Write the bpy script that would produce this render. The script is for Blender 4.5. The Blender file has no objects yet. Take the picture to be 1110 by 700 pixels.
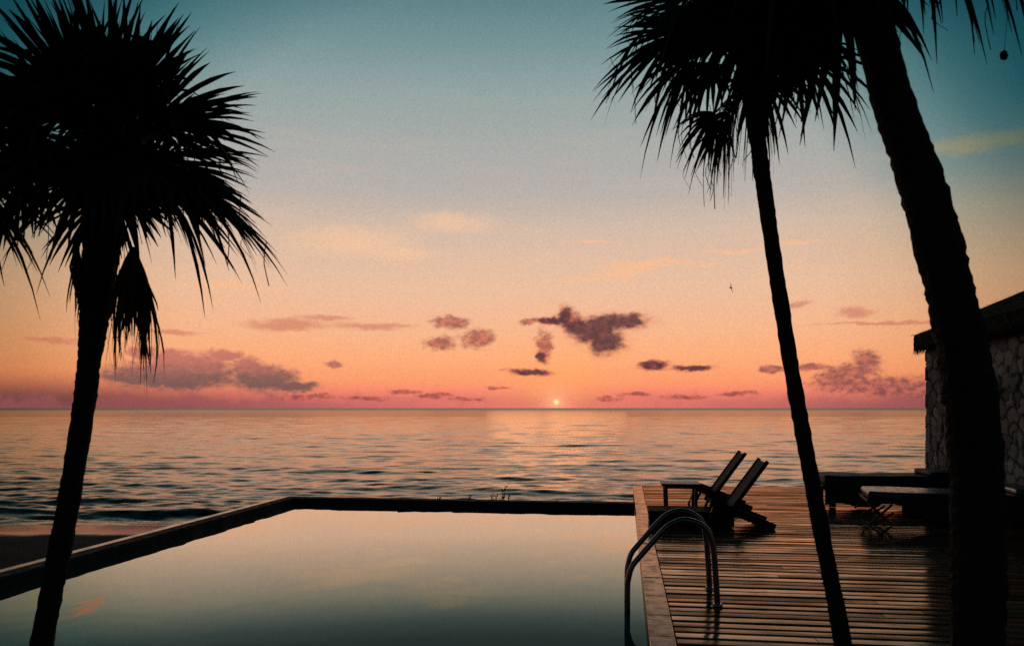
import bpy, bmesh, math, random
import numpy as np
from mathutils import Vector, Matrix
R = math.radians
rnd = random.Random(7)
npr = np.random.RandomState(11)
scene = bpy.context.scene
COL = scene.collection
EYE, F, CX, HY = 1.55, 870.0, 555.0, 442.0
YAW = R(8.0)                       # the deck and pool run 8 degrees to the right of the view
CA, SA = math.cos(YAW), math.sin(YAW)

def P(px, py, d):                  # survey point: bearing / height in the photo at a known distance
    return Vector(((px - CX) / F * d, d, EYE - (py - HY) / F * d))
def UV(u, v, z=0.0):               # deck coordinates -> world
    return Vector((u * CA + v * SA, -u * SA + v * CA, z))

# ------------------------------------------------------------------ helpers
def link(name, mesh, mat=None, parent=None, smooth=False):
    o = bpy.data.objects.new(name, mesh)
    COL.objects.link(o)
    if mat: mesh.materials.append(mat)
    if parent: o.parent = parent
    if smooth:
        mesh.polygons.foreach_set('use_smooth', [True] * len(mesh.polygons))
    return o
def from_py(name, verts, faces, mat=None, parent=None, smooth=False):
    m = bpy.data.meshes.new(name)
    m.from_pydata([tuple(v) for v in verts], [], faces)
    m.update()
    return link(name, m, mat, parent, smooth)
def from_bm(name, bm, mat=None, parent=None, smooth=False):
    m = bpy.data.meshes.new(name)
    bmesh.ops.recalc_face_normals(bm, faces=bm.faces)
    bm.to_mesh(m); bm.free()
    return link(name, m, mat, parent, smooth)
def tag(o, label=None, cat=None, group=None, kind=None):
    if label: o['label'] = label
    if cat: o['category'] = cat
    if group: o['group'] = group
    if kind: o['kind'] = kind
    return o
def thing(name, label, cat, loc=(0, 0, 0), rz=0.0, group=None):
    o = bpy.data.objects.new(name, None)
    o.empty_display_size = 0.2
    COL.objects.link(o)
    o.location = loc; o.rotation_euler = (0, 0, rz)
    return tag(o, label, cat, group)
def box(bm, x0, x1, y0, y1, z0, z1, bev=0.0, seg=2, mat=None):
    r = bmesh.ops.create_cube(bm, size=1.0)
    vs = r['verts']
    for v in vs:
        v.co = Vector(((x0 + x1) / 2 + v.co.x * (x1 - x0), (y0 + y1) / 2 + v.co.y * (y1 - y0), (z0 + z1) / 2 + v.co.z * (z1 - z0)))
        if mat is not None: v.co = mat @ v.co
    if bev > 0:
        es = list({e for v in vs for e in v.link_edges})
        bmesh.ops.bevel(bm, geom=es, offset=bev, segments=seg, profile=0.5, affect='EDGES')
def beam(bm, a, b, w, t, up=Vector((0, 1, 0)), bev=0.004):
    """rectangular bar from a to b; w along `up`, t across"""
    a, b = Vector(a), Vector(b)
    d = (b - a); L = d.length; d.normalize()
    y = Vector(up) - d * d.dot(Vector(up)); y.normalize()
    z = d.cross(y)
    M = Matrix(((d.x, y.x, z.x, (a.x + b.x) / 2), (d.y, y.y, z.y, (a.y + b.y) / 2), (d.z, y.z, z.z, (a.z + b.z) / 2), (0, 0, 0, 1)))
    box(bm, -L / 2, L / 2, -w / 2, w / 2, -t / 2, t / 2, bev, 1, M)
def catmull(pts, n):
    pts = [Vector(p) for p in pts]
    out = []
    for i in range(len(pts) - 1):
        p0 = pts[max(i - 1, 0)]; p1 = pts[i]; p2 = pts[i + 1]; p3 = pts[min(i + 2, len(pts) - 1)]
        for k in range(n):
            t = k / n
            out.append(0.5 * ((2 * p1) + (p2 - p0) * t + (2 * p0 - 5 * p1 + 4 * p2 - p3) * t * t + (3 * p1 - p0 - 3 * p2 + p3) * t ** 3))
    out.append(pts[-1])
    return out
def tube_data(path, radii, sides=12, jitter=0.0, cap=True):
    vs, fs = [], []
    n = len(path)
    ref = Vector((1, 0, 0))
    for i, p in enumerate(path):
        t = (path[min(i + 1, n - 1)] - path[max(i - 1, 0)]).normalized()
        a = ref - t * ref.dot(t)
        if a.length < 1e-3: a = Vector((0, 1, 0)) - t * t.y
        a.normalize(); ref = a
        b = t.cross(a)
        for k in range(sides):
            an = 2 * math.pi * k / sides
            r = radii[i] * (1 + jitter * rnd.uniform(-1, 1))
            vs.append(p + (a * math.cos(an) + b * math.sin(an)) * r)
    for i in range(n - 1):
        for k in range(sides):
            k2 = (k + 1) % sides
            fs.append((i * sides + k, i * sides + k2, (i + 1) * sides + k2, (i + 1) * sides + k))
    if cap:
        fs.append(tuple(range(sides - 1, -1, -1)))
        fs.append(tuple((n - 1) * sides + k for k in range(sides)))
    return vs, fs

# ------------------------------------------------------------------ materials
class NT:
    def __init__(self, tree): self.t = tree; self.n = tree.nodes; self.l = tree.links
    def add(self, typ, **kw):
        nd = self.n.new(typ)
        for k, v in kw.items(): setattr(nd, k, v)
        return nd
    def put(self, sock, val):
        if isinstance(val, bpy.types.NodeSocket): self.l.new(val, sock)
        elif val is not None: sock.default_value = val
    def m(self, op, a, b=None, c=None, clamp=False):
        nd = self.add('ShaderNodeMath', operation=op); nd.use_clamp = clamp
        self.put(nd.inputs[0], a)
        if b is not None: self.put(nd.inputs[1], b)
        if c is not None: self.put(nd.inputs[2], c)
        return nd.outputs[0]
    def v(self, op, a, b=None, out=0):
        nd = self.add('ShaderNodeVectorMath', operation=op)
        self.put(nd.inputs[0], a)
        if b is not None:
            if op == 'SCALE': self.put(nd.inputs['Scale'], b)
            else: self.put(nd.inputs[1], b)
        return nd.outputs[out]
    def noise(self, vec, scale, detail=3.0, rough=0.5, dist=0.0, out='Fac'):
        nd = self.add('ShaderNodeTexNoise')
        self.put(nd.inputs['Vector'], vec)
        nd.inputs['Scale'].default_value = scale; nd.inputs['Detail'].default_value = detail
        nd.inputs['Roughness'].default_value = rough; nd.inputs['Distortion'].default_value = dist
        return nd.outputs[out]
    def ramp(self, fac, stops, interp='LINEAR'):
        nd = self.add('ShaderNodeValToRGB'); nd.color_ramp.interpolation = interp
        cr = nd.color_ramp
        while len(cr.elements) < len(stops): cr.elements.new(0.5)
        for e, (p, c) in zip(cr.elements, stops):
            e.position = p; e.color = (c[0], c[1], c[2], 1) if len(c) == 3 else c
        self.put(nd.inputs[0], fac)
        return nd.outputs[0]
    def range(self, val, a, b, c=0.0, d=1.0, smooth=True):
        nd = self.add('ShaderNodeMapRange', interpolation_type='SMOOTHSTEP' if smooth else 'LINEAR')
        self.put(nd.inputs[0], val)
        for i, x in zip((1, 2, 3, 4), (a, b, c, d)): self.put(nd.inputs[i], x)
        return nd.outputs[0]
    def mix(self, fac, a, b, blend='MIX'):
        nd = self.add('ShaderNodeMix', data_type='RGBA', blend_type=blend)
        self.put(nd.inputs[0], fac)
        self.put(nd.inputs[6], a if isinstance(a, bpy.types.NodeSocket) else (*a[:3], 1))
        self.put(nd.inputs[7], b if isinstance(b, bpy.types.NodeSocket) else (*b[:3], 1))
        return nd.outputs[2]
    def xyz(self, x, y, z):
        nd = self.add('ShaderNodeCombineXYZ')
        for s, q in zip(nd.inputs, (x, y, z)): self.put(s, q)
        return nd.outputs[0]
    def sep(self, vec):
        nd = self.add('ShaderNodeSeparateXYZ'); self.put(nd.inputs[0], vec); return nd.outputs
    def mapping(self, vec, scale=(1, 1, 1), rot=(0, 0, 0)):
        nd = self.add('ShaderNodeMapping'); self.put(nd.inputs[0], vec)
        nd.inputs['Scale'].default_value = scale; nd.inputs['Rotation'].default_value = rot
        return nd.outputs[0]
def material(name):
    m = bpy.data.materials.new(name); m.use_nodes = True
    nt = NT(m.node_tree)
    bs = next(n for n in m.node_tree.nodes if n.type == 'BSDF_PRINCIPLED')
    return m, nt, bs
def simple(name, c1, c2, scale=8, rough=(0.5, 0.8), bump=0.0, stretch=(1, 1, 1), detail=5, metal=0.0, spec=0.5, ior=None, dist=0.02):
    m, nt, bs = material(name)
    tc = nt.add('ShaderNodeTexCoord').outputs['Object']
    mp = nt.mapping(tc, stretch)
    f = nt.noise(mp, scale, detail, 0.6)
    nt.put(bs.inputs['Base Color'], nt.mix(nt.range(f, 0.3, 0.7), c1, c2))
    g = nt.noise(mp, scale * 2.3, 3)
    nt.put(bs.inputs['Roughness'], nt.range(g, 0.3, 0.7, rough[0], rough[1]))
    bs.inputs['Metallic'].default_value = metal
    bs.inputs['Specular IOR Level'].default_value = spec
    if ior: bs.inputs['IOR'].default_value = ior
    if bump:
        b = nt.add('ShaderNodeBump'); b.inputs['Strength'].default_value = bump; b.inputs['Distance'].default_value = dist
        nt.put(b.inputs['Height'], nt.noise(mp, scale * 3, 6, 0.65))
        nt.l.new(b.outputs[0], bs.inputs['Normal'])
    return m

def film(nt, bs, normal, stops, tint, rough):
    """wet film: mirror reflection over the material below, stronger at grazing angles (position = cosine of the viewing angle)"""
    lw = nt.add('ShaderNodeLayerWeight'); lw.inputs['Blend'].default_value = .5
    cosv = nt.m('SUBTRACT', 1.0, lw.outputs['Facing'])
    fac = nt.ramp(cosv, [(p, (v, v, v)) for p, v in stops])
    gl = nt.add('ShaderNodeBsdfGlossy'); gl.distribution = 'GGX'
    nt.put(gl.inputs['Color'], (*tint, 1)); nt.put(gl.inputs['Roughness'], rough)
    if normal is not None: nt.l.new(normal, gl.inputs['Normal'])
    mx = nt.add('ShaderNodeMixShader')
    out = next(n for n in nt.n if n.type == 'OUTPUT_MATERIAL')
    nt.l.new(bs, mx.inputs[1]); nt.l.new(gl.outputs[0], mx.inputs[2])
    nt.l.new(mx.outputs[0], out.inputs['Surface'])
    return mx, fac

M = {}
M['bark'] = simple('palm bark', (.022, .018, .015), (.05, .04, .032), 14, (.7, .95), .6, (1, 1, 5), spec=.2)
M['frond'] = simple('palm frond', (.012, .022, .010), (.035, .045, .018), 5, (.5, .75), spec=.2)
M['dead'] = simple('dry palm frond', (.035, .026, .016), (.07, .05, .03), 6, (.7, .9), spec=.15)
M['rim'] = simple('dark stone rim', (.016, .028, .034), (.03, .045, .052), 3, (.65, .9), .15, detail=6, spec=.15)
M['ledge'] = simple('wet overflow ledge', (.10, .085, .07), (.2, .17, .14), 2, (.06, .25), .05)
M['coping'] = simple('wet sandstone coping', (.12, .075, .055), (.34, .22, .16), 3, (.06, .35), .08)
def wet_coping():
    m, nt, bs = material('wet sandstone coping')
    tc = nt.add('ShaderNodeTexCoord').outputs['Object']
    f = nt.noise(tc, 3.5, 6, .62); g = nt.noise(tc, 9, 5, .65)
    nt.put(bs.inputs['Base Color'], nt.mix(nt.range(f, .35, .65), (.10, .055, .038), (.30, .18, .125)))
    bs.inputs['Roughness'].default_value = .7; bs.inputs['Specular IOR Level'].default_value = .1
    b = nt.add('ShaderNodeBump'); b.inputs['Strength'].default_value = .12; b.inputs['Distance'].default_value = .01
    nt.put(b.inputs['Height'], g); nt.l.new(b.outputs[0], bs.inputs['Normal'])
    mx, fac = film(nt, bs.outputs[0], b.outputs[0], [(0, .9), (.10, .70), (.18, .48), (.24, .32), (.30, .22), (.6, .10), (1, .05)], (1.0, .72, .55), nt.range(f, .35, .7, .06, .30))
    nt.l.new(nt.m('MULTIPLY', fac, nt.range(g, .40, .68, 1.0, .45)), mx.inputs[0])
    return m
M['coping'] = wet_coping()
M['tile'] = simple('pool plaster', (.04, .17, .17), (.06, .22, .21), 2, (.5, .7))
M['paving'] = simple('terrace paving', (.12, .10, .085), (.2, .17, .14), 3, (.4, .7), .2)
M['steel'] = simple('dull steel', (.16, .165, .175), (.26, .26, .27), 6, (.16, .34), metal=1.0)
M['teak'] = simple('wet teak', (.035, .022, .015), (.075, .045, .03), 5, (.25, .5), .15, (14, 1.5, 14))
M['chair'] = simple('dark weathered hardwood', (.010, .010, .011), (.022, .02, .02), 5, (.6, .9), .2, (2, 14, 14), spec=.2)
M['teakdark'] = simple('dark teak', (.018, .013, .011), (.04, .028, .022), 5, (.35, .6), .15, (2, 14, 14))
M['canvas'] = simple('navy canvas', (.012, .020, .028), (.02, .033, .042), 20, (.5, .7), .08, spec=.3)
M['vinyl'] = simple('grey blue mattress cover', (.05, .065, .08), (.08, .10, .12), 6, (.22, .4), .08)
M['towel'] = simple('grey towel', (.2, .21, .23), (.3, .31, .33), 40, (.8, .95), .3)
M['thatch'] = simple('thatch', (.02, .017, .013), (.06, .048, .034), 10, (.8, .95), .8, (18, 18, 1.2), spec=.1, dist=.04)
M['bird'] = simple('bird plumage', (.05, .045, .04), (.1, .09, .08), 9, (.7, .9))
M['leaf'] = simple('shrub leaf', (.015, .03, .012), (.04, .06, .02), 9, (.5, .7))

def deck_mat():
    m, nt, bs = material('wet deck boards')
    tc = nt.add('ShaderNodeTexCoord').outputs['Object']
    grain = nt.noise(nt.mapping(tc, (1.2, 22, 22)), 3.0, 6, .6)
    at = nt.add('ShaderNodeAttribute', attribute_name='board').outputs['Fac']
    base = nt.mix(nt.range(grain, .3, .7), (.10, .045, .025), (.26, .12, .065))
    base = nt.mix(nt.m('MULTIPLY', at, .7), base, (.03, .018, .012))
    nt.put(bs.inputs['Base Color'], base)
    wet = nt.noise(nt.mapping(tc, (.7, 2.6, 1)), 1.6, 5, .62)
    wetr = nt.range(wet, .38, .66, .03, .18)
    nt.put(bs.inputs['Roughness'], nt.m('ADD', wetr, nt.m('MULTIPLY', at, .22)))
    bs.inputs['IOR'].default_value = 1.85
    bs.inputs['Specular Tint'].default_value = (1.0, .66, .45, 1)
    b = nt.add('ShaderNodeBump'); b.inputs['Strength'].default_value = .09; b.inputs['Distance'].default_value = .006
    h = nt.m('ADD', grain, nt.m('MULTIPLY', nt.noise(nt.mapping(tc, (1.5, 9, 1)), 2.2, 3), 1.2))
    nt.put(b.inputs['Height'], h); nt.l.new(b.outputs[0], bs.inputs['Normal'])
    bs.inputs['Specular IOR Level'].default_value = 0.0
    mx, fac = film(nt, bs.outputs[0], b.outputs[0], [(0, .85), (.10, .76), (.18, .58), (.24, .47), (.30, .36), (.6, .12), (1, .05)], (1.0, .68, .49), nt.m('ADD', wetr, nt.m('MULTIPLY', at, .12)))
    dry = nt.m('MULTIPLY', nt.range(wet, .40, .70, 1.1, .62), nt.range(at, 0, 1, 1.1, .45))
    stain = nt.noise(nt.mapping(tc, (.5, 2.2, 1)), 1.3, 6, .7)
    dry = nt.m('MULTIPLY', dry, nt.range(stain, .34, .62, .40, 1.02))
    nt.l.new(nt.m('MULTIPLY', fac, dry, clamp=True), mx.inputs[0])
    return m
M['deck'] = deck_mat()

def stone_mat():
    m, nt, bs = material('rubble stone')
    tc = nt.add('ShaderNodeTexCoord').outputs['Object']
    at = nt.add('ShaderNodeAttribute', attribute_name='stone').outputs['Color']
    s = nt.sep(at)                       # x: tone of the stone, y: 0 in the joint .. 1 on the stone
    tone = nt.ramp(s[0], [(0, (.24, .225, .205)), (.5, (.46, .43, .39)), (1, (.72, .68, .62))])
    mott = nt.noise(tc, 22, 6, .65)
    tone = nt.mix(nt.range(mott, .3, .75), tone, nt.mix(.5, tone, (.05, .045, .04)))
    col = nt.mix(s[1], (.02, .018, .016), tone)
    nt.put(bs.inputs['Base Color'], col)
    bs.inputs['Roughness'].default_value = .85; bs.inputs['Specular IOR Level'].default_value = .3
    b = nt.add('ShaderNodeBump'); b.inputs['Strength'].default_value = .5; b.inputs['Distance'].default_value = .02
    nt.put(b.inputs['Height'], mott); nt.l.new(b.outputs[0], bs.inputs['Normal'])
    return m
M['stone'] = stone_mat()

def pool_water_mat():
    m, nt, bs = material('pool water')
    nt.n.remove(bs)
    tc = nt.add('ShaderNodeTexCoord').outputs['Object']
    n1 = nt.noise(nt.mapping(tc, (1, .8, 1)), 1.0, 2, .5, .3)
    n2 = nt.noise(tc, 4.0, 2, .5)
    h = nt.m('ADD', n1, nt.m('MULTIPLY', n2, .05))
    b = nt.add('ShaderNodeBump'); b.inputs['Strength'].default_value = 1.0; b.inputs['Distance'].default_value = .0085
    nt.put(b.inputs['Height'], h)
    rf = nt.add('ShaderNodeBsdfRefraction'); rf.inputs['IOR'].default_value = 1.333; rf.inputs['Roughness'].default_value = 0.0
    rf.inputs['Color'].default_value = (.55, .90, .86, 1); nt.l.new(b.outputs[0], rf.inputs['Normal'])
    df = nt.add('ShaderNodeBsdfDiffuse'); df.inputs['Color'].default_value = (.028, .13, .13, 1)
    body = nt.add('ShaderNodeMixShader'); body.inputs[0].default_value = .75
    nt.l.new(rf.outputs[0], body.inputs[1]); nt.l.new(df.outputs[0], body.inputs[2])
    mx, fac = film(nt, body.outputs[0], b.outputs[0], [(0, .96), (.11, .84), (.155, .72), (.19, .52), (.225, .32), (.255, .14), (.275, .075), (.30, .05), (.5, .04), (1, .02)], (.97, 1.0, .95), 0.0)
    nt.l.new(fac, mx.inputs[0])
    gl = next(n for n in nt.n if n.type == 'BSDF_GLOSSY')
    lw = next(n for n in nt.n if n.type == 'LAYER_WEIGHT')
    nt.put(gl.inputs['Color'], nt.ramp(nt.m('SUBTRACT', 1.0, lw.outputs['Facing']), [(0, (1, 1, 1)), (.15, (1, .99, .96)), (.19, (.92, .96, .90)), (.225, (.82, .95, .86)), (.26, (.55, .85, .80)), (1, (.4, .8, .8))]))
    return m
M['pool'] = pool_water_mat()

def sea_mat():
    m, nt, bs = material('sea water')
    tc = nt.add('ShaderNodeTexCoord').outputs['Object']
    at = nt.add('ShaderNodeAttribute', attribute_name='foam').outputs['Fac']
    lace = nt.noise(nt.mapping(tc, (.5, 1.6, 1)), 1.6, 6, .7)
    foam = nt.m('MULTIPLY', at, nt.range(lace, .42, .62), clamp=True)
    nt.put(bs.inputs['Base Color'], nt.mix(foam, (.006, .014, .018), (.42, .42, .42)))
    bs.inputs['IOR'].default_value = 1.333
    nt.put(bs.inputs['Roughness'], nt.m('ADD', nt.range(nt.sep(tc)[1], 150, 2500, .09, .34), nt.m('MULTIPLY', foam, .6)))
    a = nt.noise(nt.mapping(tc, (.5, 1.35, 1), (0, 0, R(5))), 1.9, 6, .66)
    c = nt.noise(nt.mapping(tc, (.22, 1.0, 1), (0, 0, R(-7))), .35, 4, .6)
    e = nt.noise(nt.mapping(tc, (.55, .50, 1), (0, 0, R(4))), 1.0, 4, .6)
    h = nt.m('ADD', nt.m('ADD', nt.m('MULTIPLY', a, .18), nt.m('MULTIPLY', c, .5)), nt.m('MULTIPLY', e, .75))
    b = nt.add('ShaderNodeBump'); b.inputs['Strength'].default_value = .55; b.inputs['Distance'].default_value = .35
    nt.put(b.inputs['Height'], h); nt.l.new(b.outputs[0], bs.inputs['Normal'])
    bs.inputs['Specular IOR Level'].default_value = 0.0
    rg = nt.m('ADD', nt.range(nt.sep(tc)[1], 150, 2500, .09, .34), nt.m('MULTIPLY', foam, .6))
    mx, fac = film(nt, bs.outputs[0], b.outputs[0], [(0, .60), (.02, .70), (.05, .88), (.09, .74), (.15, .46), (.25, .22), (.4, .10), (1, .03)], (1.0, .89, .80), rg)
    nt.l.new(nt.m('MULTIPLY', fac, nt.m('SUBTRACT', 1.0, nt.m('MULTIPLY', foam, .7))), mx.inputs[0])
    return m
M['sea'] = sea_mat()

def sand_mat():
    m, nt, bs = material('beach sand')
    tc = nt.add('ShaderNodeTexCoord').outputs['Object']
    z = nt.sep(tc)[2]
    f = nt.noise(tc, 1.2, 8, .65)
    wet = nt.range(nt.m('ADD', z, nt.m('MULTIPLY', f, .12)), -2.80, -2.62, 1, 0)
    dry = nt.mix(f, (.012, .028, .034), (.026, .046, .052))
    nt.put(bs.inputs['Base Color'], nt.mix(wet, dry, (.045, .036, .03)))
    nt.put(bs.inputs['Roughness'], nt.range(wet, 0, 1, .9, .10))
    nt.put(bs.inputs['Specular IOR Level'], nt.range(wet, 0, 1, .1, .5))
    b = nt.add('ShaderNodeBump'); nt.put(b.inputs['Strength'], nt.range(wet, 0, 1, .6, .05)); b.inputs['Distance'].default_value = .05
    nt.put(b.inputs['Height'], nt.noise(tc, 4, 8, .65)); nt.l.new(b.outputs[0], bs.inputs['Normal'])
    return m
M['sand'] = sand_mat()

# ------------------------------------------------------------------ sky
def lin(c):
    return tuple((x / 255 / 12.92) if x / 255 <= .04045 else ((x / 255 + .055) / 1.055) ** 2.4 for x in c)
SUN_AZ, SUN_EL = math.atan((603 - CX) / F), math.atan((442 - 435.5) / F)
def build_world():
    w = bpy.data.worlds.new('World'); scene.world = w; w.use_nodes = True
    nt = NT(w.node_tree)
    bg = next(n for n in nt.n if n.type == 'BACKGROUND')
    d = nt.v('NORMALIZE', nt.add('ShaderNodeTexCoord').outputs['Generated'])
    x, y, z = nt.sep(d)
    az = nt.m('MULTIPLY', nt.m('ARCTAN2', x, y), 180 / math.pi)
    el = nt.m('MULTIPLY', nt.m('ARCSINE', z), 180 / math.pi)
    # elevation gradient of the afterglow
    stops = [(0, (186, 104, 100)), (.5, (214, 116, 106)), (.9, (236, 128, 110)), (1.3, (250, 142, 112)), (2.0, (254, 158, 110)),
             (3.75, (253, 176, 127)), (5.8, (246, 185, 145)), (8.3, (236, 191, 160)), (12.3, (213, 188, 169)), (14.8, (185, 177, 171)), (17.3, (173, 173, 169)), (21.5, (147, 164, 162)),
             (24, (123, 150, 153)), (26.6, (101, 135, 139)), (30, (80, 116, 122)), (40, (38, 74, 83)), (58, (17, 42, 50)), (90, (10, 26, 34))]
    base = nt.ramp(nt.m('DIVIDE', el, 90.0), [(e / 90, lin(c)) for e, c in stops])
    # sky falloff with a lens vignette painted in: warm low down, teal higher up
    sd = Vector((math.sin(SUN_AZ) * math.cos(SUN_EL), math.cos(SUN_AZ) * math.cos(SUN_EL), math.sin(SUN_EL)))
    ang = nt.m('MULTIPLY', nt.m('ARCCOSINE', nt.v('DOT_PRODUCT', d, tuple(sd), out=1)), 180 / math.pi)
    gd = Vector((math.sin(R(-.3)), math.cos(R(-.3)), .03)).normalized()      # vignette centre, close to the middle of the view
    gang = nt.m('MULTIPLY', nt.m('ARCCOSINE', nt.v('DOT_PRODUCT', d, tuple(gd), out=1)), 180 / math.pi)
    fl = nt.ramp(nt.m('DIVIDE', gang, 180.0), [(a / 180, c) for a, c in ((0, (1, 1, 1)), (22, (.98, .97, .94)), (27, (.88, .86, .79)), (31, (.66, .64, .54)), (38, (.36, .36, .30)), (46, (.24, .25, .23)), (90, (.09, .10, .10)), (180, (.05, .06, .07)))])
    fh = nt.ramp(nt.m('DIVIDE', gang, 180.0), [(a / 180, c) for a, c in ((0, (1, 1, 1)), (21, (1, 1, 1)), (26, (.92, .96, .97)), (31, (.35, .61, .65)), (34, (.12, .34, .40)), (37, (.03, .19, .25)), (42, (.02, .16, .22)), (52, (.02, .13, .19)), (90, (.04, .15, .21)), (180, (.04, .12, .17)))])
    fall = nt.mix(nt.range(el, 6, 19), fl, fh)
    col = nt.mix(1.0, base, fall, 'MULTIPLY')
    dusk = nt.m('MULTIPLY', nt.range(el, 2.6, .2), nt.range(ang, 12, 35))
    col = nt.mix(nt.m('MULTIPLY', dusk, .88), col, lin((96, 64, 60)))
    # physical twilight sky added underneath
    sky = nt.add('ShaderNodeTexSky', sky_type='NISHITA'); sky.sun_disc = False
    sky.sun_elevation = R(.8); sky.sun_rotation = SUN_AZ; sky.air_density = 1.0; sky.dust_density = 2.0
    nsk = nt.v('SCALE', sky.outputs[0], .05)
    # clouds ---------------------------------------------------------
    p0 = nt.xyz(az, nt.m('MULTIPLY', el, 1.0), 0.0)
    warp = nt.noise(nt.mapping(p0, (.55, 1.0, 1)), .9, 5, .62, out='Color')
    pw = nt.v('ADD', p0, nt.v('MULTIPLY', nt.v('SUBTRACT', warp, (.5, .5, .5)), (1.5, .95, 0)))
    puff = nt.noise(nt.mapping(p0, (.8, 1.2, 1)), 2.2, 6, .62)
    def blobs(lst, soft0, soft1, amt, src=pw):
        acc = None
        for (px, py, rx, ry) in lst:
            a = math.degrees(math.atan((px - CX) / F))
            e = math.degrees(math.atan((HY - py) / math.hypot(F, px - CX)))
            k = math.degrees(1 / F)
            dd = nt.v('LENGTH', nt.v('MULTIPLY', nt.v('SUBTRACT', src, (a, e, 0)), (1 / (rx * k), 1 / (ry * k), 0)), out=1)
            acc = dd if acc is None else nt.m('SMOOTH_MIN', acc, dd, .25)
        acc = nt.m('ADD', acc, nt.m('MULTIPLY', nt.m('SUBTRACT', puff, .5), amt))
        return nt.range(acc, soft0, soft1, 1, 0)
    thin = nt.noise(nt.mapping(p0, (.10, .75, 1)), 1.0, 6, .6)
    # faint bright streaks of high cloud
    streak = nt.m('MULTIPLY', nt.range(thin, .50, .74), nt.m('MULTIPLY', nt.range(el, 3, 9), nt.range(el, 24, 13)))
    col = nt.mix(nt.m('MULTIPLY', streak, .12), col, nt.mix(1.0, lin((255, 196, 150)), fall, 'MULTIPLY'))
    glowA = blobs([(690, 289, 46, 6), (798, 272, 34, 2.5), (725, 283, 30, 3), (668, 296, 26, 4), (760, 286, 24, 2), (640, 262, 30, 2), (860, 262, 26, 2), (1065, 155, 80, 9), (640, 303, 40, 3), (250, 310, 60, 4)], .2, 1.3, .8)
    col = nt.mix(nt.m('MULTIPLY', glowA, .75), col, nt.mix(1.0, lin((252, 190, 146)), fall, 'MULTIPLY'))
    faint = blobs([(380, 262, 62, 16), (490, 240, 45, 10), (430, 275, 40, 8)], .1, 1.5, 1.0)
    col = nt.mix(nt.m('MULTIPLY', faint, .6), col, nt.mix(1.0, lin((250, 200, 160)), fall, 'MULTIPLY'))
    fleck = blobs([(88, 227, 12, 3), (104, 231, 8, 2)], .4, 1.3, 1.0)
    col = nt.mix(nt.m('MULTIPLY', fleck, .75), col, lin((255, 150, 96)))
    pinkA = blobs([(312, 352, 50, 7), (405, 354, 50, 5), (925, 340, 20, 6), (960, 350, 70, 2), (185, 360, 30, 3), (55, 370, 28, 3), (350, 345, 30, 4), (860, 330, 20, 3)], .3, 1.25, .9)
    col = nt.mix(nt.m('MULTIPLY', pinkA, .55), col, lin((196, 104, 88)))
    # sunlit haze near the sun, then the low band of cumulus
    glow = nt.m('POWER', nt.range(ang, 0, 9, 1, 0, False), 2.2)
    col = nt.mix(nt.m('MULTIPLY', glow, .52), col, lin((255, 172, 92)))
    lowsh = nt.noise(nt.mapping(p0, (.40, .0, 1)), 1.1, 3, .5)
    top = nt.m('MULTIPLY', nt.range(lowsh, .34, .74, .35, 1.45), 1.0)
    band = nt.range(nt.m('SUBTRACT', nt.m('ADD', el, nt.m('MULTIPLY', nt.m('SUBTRACT', puff, .5), 1.3)), top), -.5, .2, 1, 0)
    bandc = nt.mix(nt.range(ang, 3, 26), lin((240, 124, 110)), lin((152, 84, 88)))
    col = nt.mix(nt.m('MULTIPLY', band, .66), col, bandc)
    right = blobs([(925, 402, 22, 10), (938, 390, 14, 10), (908, 408, 18, 8), (948, 417, 56, 9), (880, 398, 20, 4), (836, 399, 12, 4), (1000, 424, 50, 7)], .60, 1.35, 1.3)
    col = nt.mix(nt.m('MULTIPLY', right, .85), col, nt.mix(nt.range(puff, .35, .62), lin((120, 72, 76)), lin((190, 104, 92))))
    left = blobs([(190, 406, 66, 13), (205, 395, 40, 12), (155, 382, 12, 6), (182, 388, 14, 9), (286, 410, 34, 14), (268, 402, 16, 14), (245, 385, 17, 6), (320, 420, 24, 5), (140, 410, 26, 7), (362, 395, 8, 4)], .66, 1.38, .95)
    lc = nt.mix(nt.range(nt.m('ADD', el, nt.m('MULTIPLY', puff, 2.0)), 2.6, 4.6), lin((114, 86, 84)), lin((196, 116, 104)))
    col = nt.mix(nt.m('MULTIPLY', left, .92), col, lc)
    red = blobs([(488, 350, 20, 7), (477, 372, 17, 8), (517, 366, 18, 10), (600, 348, 16, 4), (575, 403, 26, 4), (590, 375, 10, 16), (708, 396, 16, 5), (750, 398, 24, 3), (690, 428, 18, 2.5), (745, 430, 22, 3), (660, 432, 16, 2), (800, 426, 20, 3), (540, 421, 14, 2), (440, 424, 16, 2.5), (470, 428, 20, 2), (395, 431, 24, 2), (335, 430, 30, 2.5), (505, 432, 20, 2), (618, 345, 14, 10), (575, 350, 14, 3)], .50, 1.40, 1.4)
    col = nt.mix(nt.m('MULTIPLY', red, .80), col, nt.mix(nt.range(puff, .38, .66), lin((138, 70, 72)), lin((206, 104, 86))))
    dark = blobs([(664, 349, 36, 8), (684, 348, 16, 7), (646, 360, 24, 12), (657, 371, 19, 13), (626, 354, 15, 9), (612, 343, 9, 10), (597, 349, 13, 4), (587, 386, 7, 5), (575, 403, 20, 3), (708, 396, 12, 4), (752, 398, 18, 2.5)], .62, 1.32, .8)
    DL = [(664, 349, 36, 8), (646, 360, 24, 12), (657, 371, 19, 13), (626, 354, 15, 9), (612, 343, 9, 10), (597, 349, 13, 4), (587, 386, 7, 5), (575, 403, 20, 3), (708, 396, 12, 4), (752, 398, 18, 2.5)]
    halo = blobs(DL, .9, 1.75, .9)
    col = nt.mix(nt.m('MULTIPLY', halo, .38), col, lin((226, 122, 92)))
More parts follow.
